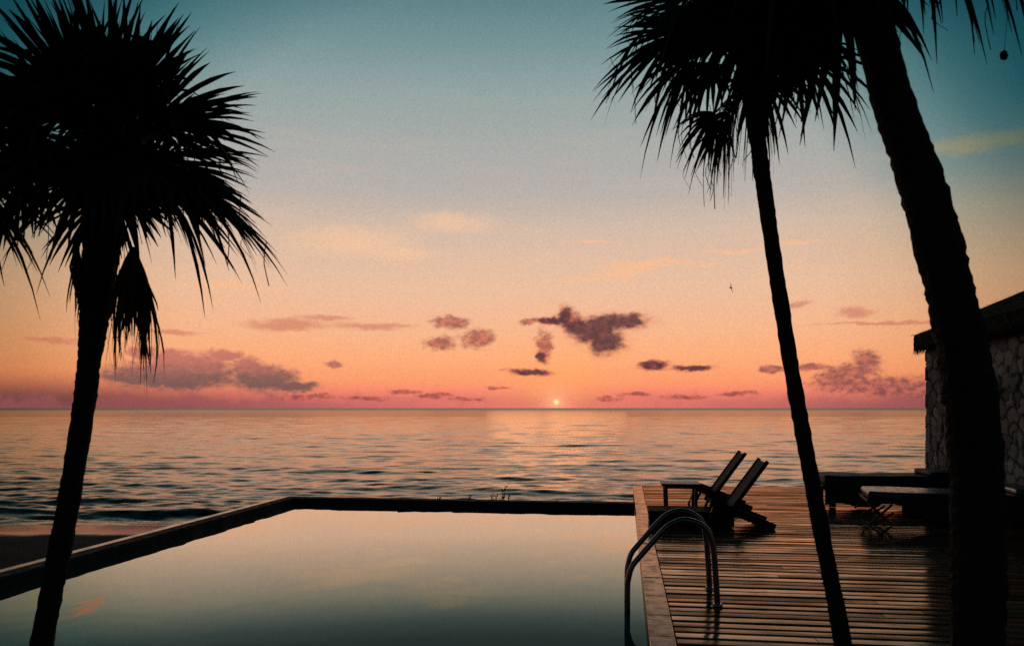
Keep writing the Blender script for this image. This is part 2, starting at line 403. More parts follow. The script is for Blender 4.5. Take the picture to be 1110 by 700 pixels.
    dc = nt.mix(nt.range(puff, .36, .68), lin((70, 50, 60)), lin((122, 66, 70)))
    col = nt.mix(nt.m('MULTIPLY', dark, .94), col, dc)
    # the sun, half drowned in the haze of the horizon
    disc = nt.m('MULTIPLY', nt.range(ang, .0, .30, 1, 0), nt.range(puff, .30, .55, .55, 1.0))
    rim = nt.m('POWER', nt.range(ang, 0, 2.8, 1, 0, False), 3.0)
    col = nt.mix(nt.m('MULTIPLY', rim, .85), col, (1.1, .50, .24))
    col = nt.mix(disc, col, (1.5, .95, .48))
    # film grain put into the sky colour as fine noise
    sky_grain = nt.noise(d, 560.0, 1, .5)
    col = nt.v('MULTIPLY', col, nt.xyz(*[nt.range(sky_grain, .25, .75, .91, 1.09, False)] * 3))
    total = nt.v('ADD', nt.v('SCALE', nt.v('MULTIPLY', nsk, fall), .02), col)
    nt.put(bg.inputs['Color'], total)
    bg.inputs['Strength'].default_value = 1.0
build_world()
sl = bpy.data.lights.new('sun', 'SUN'); sl.energy = .018; sl.angle = R(10.0); sl.color = (1.0, .48, .22)
so = bpy.data.objects.new('sun', sl); COL.objects.link(so)
so.rotation_euler = Vector((-math.sin(SUN_AZ), -math.cos(SUN_AZ), -math.sin(R(.8)))).to_track_quat('-Z', 'Y').to_euler()
so.location = (20, 300, 60)

# ------------------------------------------------------------------ camera
cd = bpy.data.cameras.new('camera'); cam = bpy.data.objects.new('camera', cd); COL.objects.link(cam)
cam.location = (0, 0, EYE); cam.rotation_euler = (R(90), 0, 0)
cd.sensor_width = 36; cd.lens = F / 1110 * 36; cd.shift_y = 92 / 1110
cd.clip_start = .05; cd.clip_end = 60000
cd.dof.use_dof = True; cd.dof.focus_distance = 11.5; cd.dof.aperture_fstop = 4.0
scene.camera = cam
scene.view_settings.view_transform = 'Standard'; scene.view_settings.look = 'None'; scene.view_settings.exposure = 0
scene.cycles.use_denoising = False
scene.cycles.max_bounces = 10; scene.cycles.sample_clamp_indirect = 4

# ------------------------------------------------------------------ sea
SEA = -3.0
def build_sea():
    Y = [24.0]
    while Y[-1] < 420: Y.append(Y[-1] * 1.0046)
    while Y[-1] < 40000: Y.append(Y[-1] * 1.035)
    Y = np.array(Y)
    s = np.concatenate([-np.geomspace(5, .82, 40), np.linspace(-.8, .8, 640), np.geomspace(.82, 5, 40)])
    YY, SS = np.meshgrid(Y, s, indexing='ij')
    XX = YY * SS
    dY = np.gradient(Y)[:, None] * np.ones_like(SS)
    dX = YY * .0026
    ZZ = np.zeros_like(XX); 
    rs = np.random.RandomState(5)
    for i in range(150):
        lam = .8 * (22 / .8) ** (rs.rand() ** 1.5)
        th = rs.normal(0, .42) + .08
        k = 2 * math.pi / lam
        kx, ky = k * math.sin(th), k * math.cos(th)
        amp = .0062 * lam ** .45 * rs.uniform(.5, 1.2)
        fade = np.clip(lam * abs(math.cos(th)) / (dY * 4.5), 0, 1) ** 2
        # wave groups: slow envelopes make broken, lens shaped crests
        env = .5 + .5 * np.sin(kx * .13 * YY - ky * .09 * XX + rs.rand() * 6.28) * np.sin(.05 * k * YY + .11 * k * XX + rs.rand() * 6.28)
        ph = kx * XX + ky * YY + rs.rand() * 6.28
        ph = ph + .25 * np.sin(ph)
        ZZ += amp * fade * env * np.cos(ph)
    # a few swells that stand up as they near the beach
    foam = np.zeros_like(XX)
    dash = []
    for i in range(46):
        y = 37 * (220 / 37) ** rs.rand(); dash.append((y, y * rs.uniform(-.8, .8), y * rs.uniform(.010, .030), rs.uniform(.16, .36) * (y / 60) ** .35, rs.uniform(.35, .6) * (y / 60) ** .6))
    for (yc, xc, wx, h, wd) in tuple(dash) + ((35.0, -20, 16, .42, .55), (39.5, -24, 11, .34, .6), (46, -11, 6, .30, .7), (52, -3, 7, .26, .8), (61, -30, 12, .3, .8), (70, 14, 9, .3, .9), (44, 4.5, 5, .2, .7), (58, -14, 8, .26, .8), (85, -18, 13, .34, 1.0), (98, 6, 14, .34, 1.1), (48, -20, 6, .28, .7), (76, 33, 10, .3, .9), (64, 9, 6, .25, .8), (120, -30, 18, .4, 1.2), (140, 30, 20, .4, 1.3)):
        yl = yc + .05 * (XX - xc) + .35 * np.sin(XX * .35 + yc)
        lat = np.exp(-((XX - xc) / wx) ** 2)
        t = (YY - yl) / wd
        ZZ += .34 * h * lat * np.exp(-np.where(t < 0, t * 1.4, t * .55) ** 2)
        if yc < 41: foam += lat * np.exp(-((t + .9) / .8) ** 2)
    # swash at the water's edge
    edge = np.exp(-((YY - 31.2 - .5 * np.sin(XX * .21) - .3 * np.sin(XX * .53 + 1)) / .5) ** 2)
    foam = np.clip(foam + .8 * edge, 0, 1)
    ZZ *= np.clip((YY - 29.5) / 4, .08, 1) * (1 + .35 * np.exp(-((YY - 42) / 26) ** 2) / (1 + np.exp((XX + 17) / 4)))
    v = np.stack([XX, YY, ZZ + SEA], -1).reshape(-1, 3).astype(np.float32)
    nr, nc = XX.shape
    idx = np.arange(nr * nc).reshape(nr, nc)
    q = np.stack([idx[:-1, :-1], idx[:-1, 1:], idx[1:, 1:], idx[1:, :-1]], -1).reshape(-1, 4)
    m = bpy.data.meshes.new('sea')
    m.vertices.add(len(v)); m.vertices.foreach_set('co', v.ravel())
    m.loops.add(q.size); m.loops.foreach_set('vertex_index', q.ravel().astype(np.int32))
    m.polygons.add(len(q)); m.polygons.foreach_set('loop_start', np.arange(0, q.size, 4, dtype=np.int32))
    m.polygons.foreach_set('use_smooth', np.ones(len(q), dtype=bool))
    m.update(calc_edges=True)
    a = m.attributes.new('foam', 'FLOAT', 'POINT'); a.data.foreach_set('value', foam.ravel().astype(np.float32))
    tag(link('sea', m, M['sea']), kind='structure')
build_sea()

# ------------------------------------------------------------------ beach and ground
def build_beach():
    xs = np.concatenate([np.linspace(-400, -40, 30), np.linspace(-38, 40, 157), np.linspace(44, 400, 30)])
    ys = np.concatenate([np.linspace(-150, -6, 20), np.linspace(-5, 60, 132), np.linspace(64, 160, 12)])
    XX, YY = np.meshgrid(xs, ys)
    U = XX * CA - YY * SA; V = XX * SA + YY * CA
    base = np.interp(YY, [-150, 6, 12, 30.5, 45, 160], [-1.75, -1.75, -1.7, -2.99, -3.9, -9])
    def ss(t): t = np.clip(t, 0, 1); return t * t * (3 - 2 * t)
    dune = ss((V - 13.65) / .9) * ss((22 - V) / 6) * ss((U + 4.6) / 2) * ss((3.0 - U) / 2)
    ZZ = base + dune * (-.62 - base)
    ZZ += .03 * np.sin(XX * 1.7 + YY) * np.sin(YY * 1.3 - XX * .6) * (ss((30 - YY) / 6))
    nr, nc = XX.shape
    vs = np.stack([XX, YY, ZZ], -1).reshape(-1, 3)
    fs = [(r * nc + c, r * nc + c + 1, (r + 1) * nc + c + 1, (r + 1) * nc + c) for r in range(nr - 1) for c in range(nc - 1)]
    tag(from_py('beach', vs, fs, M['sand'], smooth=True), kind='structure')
build_beach()

# ------------------------------------------------------------------ pool, rim, terrace, deck  (deck coordinates, rotated as a whole)
def place(o): o.rotation_euler = (0, 0, -YAW); return o
U0, U1, V0, V1 = -5.65, .165, 4.30, 13.20          # water extent
WZ = -.105
def build_pool():
    vs, fs = [], []
    nu, nv = 24, 36
    bm = bmesh.new()
    box(bm, U0 - .2, U0, V0 - .02, V1 + .25, -2.2, 0, .012, 2)
    box(bm, U0 + .002, U1 - .003, V1, V1 + .25, -2.2, -.003, .012, 2)
    tag(place(from_bm('pool_rim', bm, M['rim'])), kind='structure')
    bm = bmesh.new(); box(bm, U0 - .34, U0 - .203, V0 - .02, V1 + .25, -2.2, -.012, .008, 2)
    tag(place(from_bm('overflow_ledge', bm, M['ledge'])), kind='structure')
    bm = bmesh.new()                                # basin: floor, inner lining and a submerged bench along the near side
    box(bm, U0, U1 - .02, V0, V1, -1.55, -1.40)
    box(bm, U0 + .003, U0 + .02, V0, V1, -1.40, -.13)
    box(bm, U1 - .04, U1 - .022, V0, V1, -1.40, -.13)
    box(bm, U0, U1 - .02, V1 - .02, V1 - .003, -1.40, -.13)
    box(bm, U0, U1 - .02, V0 - .02, V0 - .002, -1.40, -.13)
    box(bm, U0 + .02, U1 - .04, V0, V0 + .75, -1.40, -.45, .03, 2)
    tag(place(from_bm('pool_basin', bm, M['tile'])), kind='structure')
    vs = [(U0 + .001, V0 + .001, WZ), (U1 - .001, V0 + .001, WZ), (U1 - .001, V1 - .001, WZ), (U0 + .001, V1 - .001, WZ)]
    tag(place(from_py('pool_water', vs, [(0, 1, 2, 3)], M['pool'])), kind='structure')
    # near terrace the photographer stands on
    bm = bmesh.new()
    for i in range(14):
        for j in range(9):
            u = -8.4 + i * .6; v = -.6 + j * .54
            if u + .6 > .10: continue
            dz = rnd.uniform(-.002, .002)
            box(bm, u, u + .592, v, v + .532, -.12, dz, .006, 1)
    tag(place(from_bm('terrace', bm, M['paving'])), kind='structure')
    # stone coping between pool and deck, cut in slabs
    bm = bmesh.new()
    v = -.6
    while v < 16.2:
        L = rnd.uniform(.55, .75); e = min(v + L, 16.2)
        box(bm, U1, .338, v, e - .006, -.10, rnd.uniform(-.002, .002) + .002, .006, 2)
        v = e
    tag(place(from_bm('pool_coping', bm, M['coping'])), kind='structure')
    bm = bmesh.new()
    box(bm, U1 + .004, .335, -.6, 16.19, -2.2, -.102)
    tag(place(from_bm('pool_wall', bm, M['rim'])), kind='structure')
build_pool()

def build_deck():
    vs, fs, tone = [], [], []
    gap = .020
    v = -.6
    prof = [(0, -.034), (.006, -.014), (.03, -.004), (.12, -.0005), (.5, .0003), (.86, -.0006), (.95, -.005), (.994, -.014), (1, -.034)]
    while v < 16.2:
        pitch = rnd.choice((.138, .145, .15, .15, .158)); w = pitch - gap
        u = .345
        first = True
        tl = rnd.gauss(0, .007)
        dzr = rnd.gauss(0, .0022)
        while u < 8.0:
            L = rnd.uniform(1.6, 3.4) if not first else rnd.uniform(.9, 3.2)
            first = False
            e = min(u + L, 8.0)
            n = max(2, int((e - u) / .35))
            tilt = tl + rnd.gauss(0, .005); t0 = min(1, max(0, rnd.gauss(.35, .3))); dz = dzr + rnd.gauss(0, .0012)
            tw = rnd.gauss(0, .003)
            base = len(vs)
            for k in range(n + 1):
                uu = u + (e - .004 - u) * k / n
                for (f, z) in prof:
                    vs.append((uu, v + f * w, z + dz + (tilt + tw * (k / n - .5) * 2) * (f - .5) * w + .0006 * math.sin(uu * 2.1 + v * 7)))
                    tone.append(t0)
            m = len(prof)
            for k in range(n):
                for j in range(m - 1):
                    a = base + k * m + j
                    fs.append((a, a + m, a + m + 1, a + 1))
            fs.append(tuple(base + j for j in range(m)))
            fs.append(tuple(base + n * m + j for j in range(m - 1, -1, -1)))
            u = e
        v += pitch
    o = from_py('deck', vs, fs, M['deck'])
    a = o.data.attributes.new('board', 'FLOAT', 'POINT'); a.data.foreach_set('value', tone)
    tag(place(o), kind='structure')
    bm = bmesh.new()                               # joists and dark underside
    box(bm, .341, 8.0, -.6, 16.18, -.16, -.05)
    box(bm, .343, 8.0, 16.0, 16.17, -2.4, -.162)
    tag(place(from_bm('deck_substructure', bm, M['teakdark'])), kind='structure')
build_deck()

# ------------------------------------------------------------------ pool ladder
def build_ladder():
    t = thing('pool_ladder', 'curved steel pool ladder with two handrails bolted to the deck edge', 'ladder', UV(.02, 6.75), -YAW)
    prof = [(.70, 0), (.685, .25), (.66, .50), (.60, .615), (.47, .667), (.37, .645), (.28, .58), (.09, .36), (.035, .285), (.01, .20), (0, .1), (0, -.3), (0, -1.1)]
    for y in (-.29, .29):
        path = catmull([(x, y, z) for x, z in prof], 7)
        vs, fs = tube_data(path, [.0235] * len(path), 14)
        h = from_py('handrail', vs, fs, M['steel'], t, True)
        bm = bmesh.new()
        bmesh.ops.create_cone(bm, cap_ends=True, segments=24, radius1=.042, radius2=.036, depth=.016, matrix=Matrix.Translation((.70, y, .012)))
        from_bm('base_flange', bm, M['steel'], h)
    for z in (-.28, -.55, -.82):
        bm = bmesh.new(); box(bm, -.05, .04, -.282, .282, z - .015, z + .015, .008, 2)
        from_bm('step', bm, M['steel'], t)
build_ladder()

# ------------------------------------------------------------------ lounge chairs, low bench, side table
def build_chair():
    t = thing('deck_chair', 'reclined slatted wooden deck chair nearest the pool ladder, behind the low bench', 'deck chair', UV(1.45, 10.96), -YAW, 'reclined wooden deck chairs')
    W = .30
    def slab(name, a, b, n, th):
        bm = bmesh.new()
        a, b = Vector(a), Vector(b)
        w = 2 * W / n
        for i in range(n):
            y = -W + w * (i + .5)
            beam(bm, a + Vector((0, y, 0)), b + Vector((0, y, 0)), w - .004, th)
        d = (b - a).normalized(); nrm = Vector((d.z, 0, -d.x))
        for f in (.12, .5, .9):
            c = a + (b - a) * f + nrm * (th * .9)
            beam(bm, c + Vector((0, -W + .004, 0)), c + Vector((0, W - .004, 0)), .05, .022, Vector((d.x, 0, d.z)))
        return from_bm(name, bm, M['chair'], t)
    slab('backrest', (-.12, 0, .19), (.35, 0, .845), 6, .022)
    slab('seat', (-.34, 0, .32), (.42, 0, .035), 6, .03)
    for s in (-1, 1):
        bm = bmesh.new(); beam(bm, (-.13, s * (W + .018), .176), (.365, s * (W + .018), .866), .034, .05); from_bm('back_rail', bm, M['chair'], t)
        bm = bmesh.new(); beam(bm, (-.355, s * (W + .05), .335), (.45, s * (W + .05), .018), .034, .10); from_bm('seat_rail', bm, M['chair'], t)
        bm = bmesh.new(); beam(bm, (-.30, s * (W + .083), .31), (-.43, s * (W + .083), .0), .03, .034); from_bm('leg', bm, M['teak'], t)
    bm = bmesh.new(); beam(bm, (-.40, -W - .1, .07), (-.40, W + .1, .07), .03, .03, Vector((0, 0, 1))); from_bm('stretcher', bm, M['teak'], t)
    return t
def copy_tree(o, parent=None):
    c = o.copy(); COL.objects.link(c)
    if parent: c.parent = parent
    for ch in [k for k in bpy.data.objects if k.parent == o and k != c]:
        copy_tree(ch, c)
    return c
ch = build_chair()
c2 = copy_tree(ch); c2.location = UV(1.45, 12.86)
c2['label'] = 'reclined slatted wooden deck chair farther from the ladder, beside the side table'

t = thing('low_bench', 'low dark slatted footrest bench in front of the nearer deck chair', 'bench', UV(.86, 10.96), -YAW)
bm = bmesh.new()
for i in range(7):
    y = -.31 + i * .0886
    box(bm, -.55, .55, y, y + .085, .182, .207, .004, 1)
from_bm('seat', bm, M['chair'], t)
for s in (-1, 1):
    bm = bmesh.new(); box(bm, -.54, .54, s * .29 - .014, s * .29 + .014, .015, .18, .003, 1); from_bm('side_board', bm, M['chair'], t)
    bm = bmesh.new(); box(bm, s * .525 - .014, s * .525 + .014, -.272, .272, .02, .178, .003, 1); from_bm('end_board', bm, M['chair'], t)

t = thing('side_table', 'small slatted wooden side table standing between the two deck chairs', 'table', UV(.80, 11.95), -YAW)
bm = bmesh.new()
for i in range(6):
    y = -.24 + i * .0805
    box(bm, -.28, .28, y, y + .075, .435, .465, .004, 1)
from_bm('tabletop', bm, M['teak'], t)
for s in (-1, 1):
    bm = bmesh.new(); box(bm, -.235, .235, s * .2 - .012, s * .2 + .012, .395, .433, .002, 1); from_bm('apron', bm, M['teak'], t)
for sx in (-1, 1):
    for sy in (-1, 1):
        bm = bmesh.new(); beam(bm, (sx * .215, sy * .226, .432), (sx * .20, sy * .226, 0), .03, .045); from_bm('leg', bm, M['teak'], t)

# ------------------------------------------------------------------ sun beds on the right
def cushion(name, x0, x1, y0, y1, z0, z1, mat, parent, bev=.05, puff=.012):
    bm = bmesh.new(); box(bm, x0, x1, y0, y1, z0, z1, bev, 4)
    bmesh.ops.subdivide_edges(bm, edges=[e for e in bm.edges if e.calc_length() > .3], cuts=7, use_grid_fill=True)
    for v in bm.verts:
        v.co.z += puff * (math.sin(v.co.x * 9 + v.co.y * 3) + math.sin(v.co.y * 11 - v.co.x * 4)) * .5 * (v.co.z - z0) / (z1 - z0)
    return from_bm(name, bm, mat, parent, True)
t = thing('sun_bed', 'long flat dark padded sun bed farther away, its cloth hanging to the deck', 'sun bed', UV(4.12, 13.55), -YAW)
L, W = 1.02, .40
for s in (-1, 1):
    bm = bmesh.new(); box(bm, -L - .05, L, s * W - .025, s * W + .025, .27, .335, .006, 1); from_bm('side_rail', bm, M['teakdark'], t)
bm = bmesh.new()
for i in range(13):
    x = -L + .02 + i * .157
    box(bm, x, x + .12, -W + .027, W - .027, .30, .325, .003, 1)
from_bm('slat_base', bm, M['teakdark'], t)
for sx in (-L + .12, L - .12):
    for sy in (-1, 1):
        bm = bmesh.new(); box(bm, sx - .05, sx + .05, sy * W - .022, sy * W + .022, 0, .268, .004, 1); from_bm('leg', bm, M['teakdark'], t)
cushion('mattress', -L + .01, L, -W, W, .338, .49, M['canvas'], t, .035)
cushion('headrest', L - .46, L - .05, -W + .03, W - .03, .492, .56, M['canvas'], t, .028)
def drape(name, pts_x, y, z_top, z_fn, mat, parent, th=.012):
    """hanging cloth along x at depth y"""
    vs, fs = [], []
    n = len(pts_x); rows = 9
    for j in range(rows):
        f = j / (rows - 1)
        for i, x in enumerate(pts_x):
            zb = z_fn(i / (n - 1))
            vs.append((x, y + .012 * math.sin(x * 21) * f - .01 * f, z_top + (zb - z_top) * f))
    for j in range(rows - 1):
        for i in range(n - 1):
            a = j * n + i; fs.append((a, a + 1, a + n + 1, a + n))
    o = from_py(name, vs, fs, mat, parent, True)
    md = o.modifiers.new('thickness', 'SOLIDIFY'); md.thickness = th
    return o
drape('cover', list(np.linspace(-L + .0, L - .02, 60)), -W - .035, .46, lambda f: .04 + .03 * math.sin(f * 17), M['canvas'], t)

t = thing('folding_sun_bed', 'padded sun bed with crossed folding legs at its end, nearest the stone wall', 'sun bed', UV(4.32, 11.35), -YAW - R(9))
L, W = 1.12, .42
for s in (-1, 1):
    bm = bmesh.new(); box(bm, -L, L, s * W - .022, s * W + .022, .30, .345, .006, 1); from_bm('side_rail', bm, M['teakdark'], t)
bm = bmesh.new()
for i in range(15):
    x = -L + .01 + i * .148
    box(bm, x, x + .11, -W + .024, W - .024, .31, .335, .003, 1)
from_bm('slat_base', bm, M['teakdark'], t)
for x0 in (-L + .04, L - .34):
    for s in (-1, 1):
        bm = bmesh.new()
        y = s * (W - .04)
        for k, (xa, za, xb, zb) in enumerate(((0, 0, .28, .30), (.28, 0, 0, .30), (-.10, .13, .14, .30), (.05, .0, .30, .19))):
            beam(bm, (x0 + xa, y + .013 * (k % 2), za + .01), (x0 + xb, y + .013 * (k % 2), zb - .01), .012, .03)
        from_bm('folding_leg', bm, M['teak'], t)
cushion('mattress', -L + .02, L, -W, W, .347, .45, M['vinyl'], t, .04, .006)
cushion('headrest', L - .5, L - .06, -W + .03, W - .03, .452, .53, M['vinyl'], t, .035)
drape('cover', list(np.linspace(-L + .42, L, 60)), -W - .03, .44, lambda f: .05 + .10 * max(0, 1 - f * 3.2) + .015 * math.sin(f * 23), M['canvas'], t)

# ------------------------------------------------------------------ stone house with thatched roof
def build_house():
    HU, HV0, HV1, HUX, HZ = 5.23, 8.6, 14.87, 9.6, 2.62
    t = thing('beach_house', 'rubble stone hut with thatched roof at the right end of the deck', 'house', (0, 0, 0), -YAW)
    # the wall is one sheet of stones: along the deck side, round the corner, along the seaward end
    path_len = (HV1 - HV0) + (HUX - HU)
    st = .022
    ns = int(path_len / st); nz = int(HZ / st)
    S = np.linspace(0, path_len, ns + 1); Z = np.linspace(-.05, HZ, nz + 1)
    SS, ZZ = np.meshgrid(S, Z, indexing='ij')
    # jittered cells -> rounded stones
    cs, cz = .25, .20
    gi, gj = int(path_len / cs) + 3, int(HZ / cz) + 4
    rs = np.random.RandomState(3)
    cx = (np.arange(gi)[:, None] - 1 + .5 + rs.uniform(-.46, .46, (gi, gj))) * cs
    cy = (np.arange(gj)[None, :] - 1 + .5 + rs.uniform(-.46, .46, (gi, gj))) * cz
    tone = rs.rand(gi, gj); bulge = rs.uniform(.5, 1.1, (gi, gj))
    d1 = np.full(SS.shape, 9.0); d2 = np.full(SS.shape, 9.0); t1 = np.zeros(SS.shape); b1 = np.zeros(SS.shape)
    I = np.floor(SS / cs).astype(int) + 1; J = np.floor((ZZ + .05) / cz).astype(int) + 1
    wob = .012 * np.sin(SS * 31 + ZZ * 17) + .012 * np.sin(ZZ * 37 - SS * 13)
    for di in (-1, 0, 1):
        for dj in (-1, 0, 1):
            ii = np.clip(I + di, 0, gi - 1); jj = np.clip(J + dj, 0, gj - 1)
            dd = np.hypot((SS + wob - cx[ii, jj]) / 1.1, (ZZ + wob - cy[ii, jj]))
            closer = dd < d1
            d2 = np.where(closer, d1, np.minimum(d2, dd))
            t1 = np.where(closer, tone[ii, jj], t1); b1 = np.where(closer, bulge[ii, jj], b1)
            d1 = np.where(closer, dd, d1)
    e = np.clip((d2 - d1) / .055, 0, 1)
    hgt = np.sqrt(1 - (1 - e) ** 2) * .045 * b1
    la = HV1 - HV0
    pu = np.where(SS <= la, HU - hgt, HU + (SS - la)); pv = np.where(SS <= la, HV0 + SS, HV1 + hgt)
    corner = np.abs(SS - la) < .03
    pu = np.where(corner, HU - hgt * .7, pu); pv = np.where(corner, HV1 + hgt * .7, pv)
    v = np.stack([pu, pv, ZZ], -1).reshape(-1, 3)
    n2 = nz + 1
    fs = [(a * n2 + b, a * n2 + b + 1, (a + 1) * n2 + b + 1, (a + 1) * n2 + b) for a in range(ns) for b in range(nz)]
    o = from_py('wall', v, fs, M['stone'], t, True)
    at = o.data.attributes.new('stone', 'FLOAT_COLOR', 'POINT')
    cc = np.zeros((v.shape[0], 4), dtype=np.float32); cc[:, 0] = t1.ravel(); cc[:, 1] = np.clip(e * 1.6 - .1, 0, 1).ravel(); cc[:, 3] = 1
    at.data.foreach_set('color', cc.ravel())
    bm = bmesh.new(); box(bm, HU + .06, HUX, HV0, HV1 - .06, -.02, HZ - .02); from_bm('inner_wall', bm, M['paving'], t)
    # hipped thatch, 26 cm thick at the eave
    ov = .17; p = math.tan(R(25))
    u0, u1, v0, v1 = HU - ov, HUX + ov, HV0 - ov, HV1 + ov
    half = (u1 - u0) / 2
    zt, zb = 2.83, 2.575
    N = 26
    vs, fs = [], []
    def grid(a, b, c, d, nu, nv, wob):
        base = len(vs)
        a, b, c, d = map(Vector, (a, b, c, d))
        for i in range(nu + 1):
            for j in range(nv + 1):
                f, g = i / nu, j / nv
                q = (a * (1 - f) + b * f) * (1 - g) + (d * (1 - f) + c * f) * g
                k = wob * (1 if 0 < g else .4)
                vs.append(q + Vector((rnd.uniform(-k, k), rnd.uniform(-k, k), rnd.uniform(-k, k))))
        for i in range(nu):
            for j in range(nv):
                x = base + i * (nv + 1) + j
                fs.append((x, x + nv + 1, x + nv + 2, x + 1))
    zr = zt + half * p
    grid((u0, v0, zt), (u0, v1, zt), (u0 + half, v1 - half, zr), (u0 + half, v0 + half, zr), 70, 26, .009)
    grid((u0, v1, zt), (u1, v1, zt), (u0 + half, v1 - half, zr), (u0 + half, v1 - half, zr), 60, 26, .009)
    grid((u1, v1, zt), (u1, v0, zt), (u0 + half, v0 + half, zr), (u0 + half, v1 - half, zr), 20, 8, .0)
    grid((u1, v0, zt), (u0, v0, zt), (u0 + half, v0 + half, zr), (u0 + half, v0 + half, zr), 20, 8, .0)
    grid((u0, v0, zb), (u0, v1, zb), (u0, v1, zt), (u0, v0, zt), 90, 5, .010)
    grid((u0, v1, zb), (u1, v1, zb), (u1, v1, zt), (u0, v1, zt), 90, 5, .010)
    grid((u0, v0, zb), (u0, v1, zb), (u0 + .8, v1 - .8, zb + .25), (u0 + .8, v0 + .8, zb + .25), 30, 2, .004)
    grid((u0, v1, zb), (u1, v1, zb), (u1 - .8, v1 - .8, zb + .25), (u0 + .8, v1 - .8, zb + .25), 30, 2, .004)
    from_py('roof', vs, fs, M['thatch'], t)
    # ragged straw ends under the eave and loose straws on the slope
    vs, fs = [], []
    def straw(p, d, w):
        b = len(vs); p = Vector(p); d = Vector(d)
        s = Vector((rnd.uniform(-1, 1), rnd.uniform(-1, 1), 0)).normalized() * w
        vs.extend([p - s, p + s, p + d * .6 + s * .6, p + d, p + d * .6 - s * .6]); fs.append((b, b + 1, b + 2, b + 3, b + 4))
    for i in range(1700):
        vv = rnd.uniform(v0 + .1, v1)
        straw((u0 + rnd.uniform(-.012, .05), vv, zb + rnd.uniform(0, .06)), (rnd.uniform(-.02, .02), rnd.uniform(-.02, .02), -rnd.uniform(.06, .15)), rnd.uniform(.003, .007))
    for i in range(700):
        uu = rnd.uniform(u0, u1 - .1)
        straw((uu, v1 - rnd.uniform(-.012, .05), zb + rnd.uniform(0, .06)), (rnd.uniform(-.02, .02), rnd.uniform(-.02, .02), -rnd.uniform(.06, .15)), rnd.uniform(.003, .007))
    for i in range(900):
        f = rnd.random(); g = rnd.random() ** 1.5 * half
        if rnd.random() < .5: pp = (u0 + g, v1 - g + rnd.uniform(-.02, .02), zt + g * p)
        else: pp = (u0 + g, v0 + g + f * (v1 - v0 - 2 * g), zt + g * p)
        straw(pp, (-rnd.uniform(.05, .12), rnd.uniform(-.03, .06), rnd.uniform(-.03, .02)), rnd.uniform(.002, .005))
    from_py('thatch_fringe', vs, fs, M['thatch'], t)
build_house()

# ------------------------------------------------------------------ palms
DOWN = Vector((0, 0, -1))
def frond_data(d, Lp, Lb, nseg, phimax, sag, tip, roll=0.0, fold=.18, fuse=.42, wid=1.0, thread=.08):
    """one fan leaf rising from the origin in direction d: stalk, then pleated leaflets that split and droop"""
    vs, fs = [], []
    d = Vector(d).normalized()
    path = []
    for i in range(7):
        f = i / 6
        path.append(d * Lp * f + DOWN * (sag * Lp * f * f))
    pv, pf = tube_data(path, [.011 - .005 * i / 6 for i in range(7)], 5)
    vs += pv; fs += pf
    H = path[-1]; e = (path[-1] - path[-2]).normalized()
    s = e.cross(Vector((0, 0, 1)))
    if s.length < .1: s = Vector((1, 0, 0))
    s.normalize()
    n = s.cross(e).normalized()
    if roll:
        q = Matrix.Rotation(roll, 3, e); s = q @ s; n = q @ n
    dphi = 2 * phimax / nseg
    for k in range(nseg):
        phi = -phimax + dphi * (k + .5) + rnd.uniform(-.25, .25) * dphi
        r = abs(phi) / phimax
        L = Lb * (1 - .38 * r * r) * rnd.uniform(.86, 1.08)
        dr = (e * math.cos(phi) + s * math.sin(phi) + n * (fold * abs(math.sin(phi)) - .05)).normalized()
        ac = (-e * math.sin(phi) + s * math.cos(phi)).normalized()
        tp = tip * rnd.uniform(.5, 1.6)
        if rnd.random() < .12: tp += .5
        side = rnd.uniform(-.10, .10)
        b = len(vs)
        T = (.05, .22, .40, .56, .72, .87, 1.0)
        for t in T:
            g = t * t * (.45 + .55 * t)
            c = H + dr * L * t * (1 - .12 * tp * t * t) + DOWN * (tp * L * g) + ac * (side * L * t * t)
            if t <= fuse: w = .54 * dphi * L * t + .002
            else: w = (.54 * dphi * L * fuse) * min(1, (1 - t) / (1 - fuse) * 1.9) ** .9
            w = max(w * wid, .0011)
            lift = n * (w * .55)
            vs += [c - ac * w, c + lift, c + ac * w]
        for i in range(len(T) - 1):
            a = b + i * 3
            fs += [(a, a + 1, a + 4, a + 3), (a + 1, a + 2, a + 5, a + 4)]
        if rnd.random() < thread:
            c = vs[b + rnd.choice((9, 12, 15)) + 1]
            ln = rnd.uniform(.08, .28); q = len(vs); w = rnd.uniform(.0012, .003)
            dx = Vector((rnd.uniform(-.05, .05), rnd.uniform(-.05, .05), 0))
            for i in range(5):
                f = i / 4; pp = Vector(c) + DOWN * ln * f + dx * math.sin(f * 4) * .6
                vs += [pp - Vector((w, 0, 0)), pp + Vector((w, 0, 0))]
            for i in range(4):
                a = q + i * 2; fs.append((a, a + 1, a + 3, a + 2))
    return vs, fs

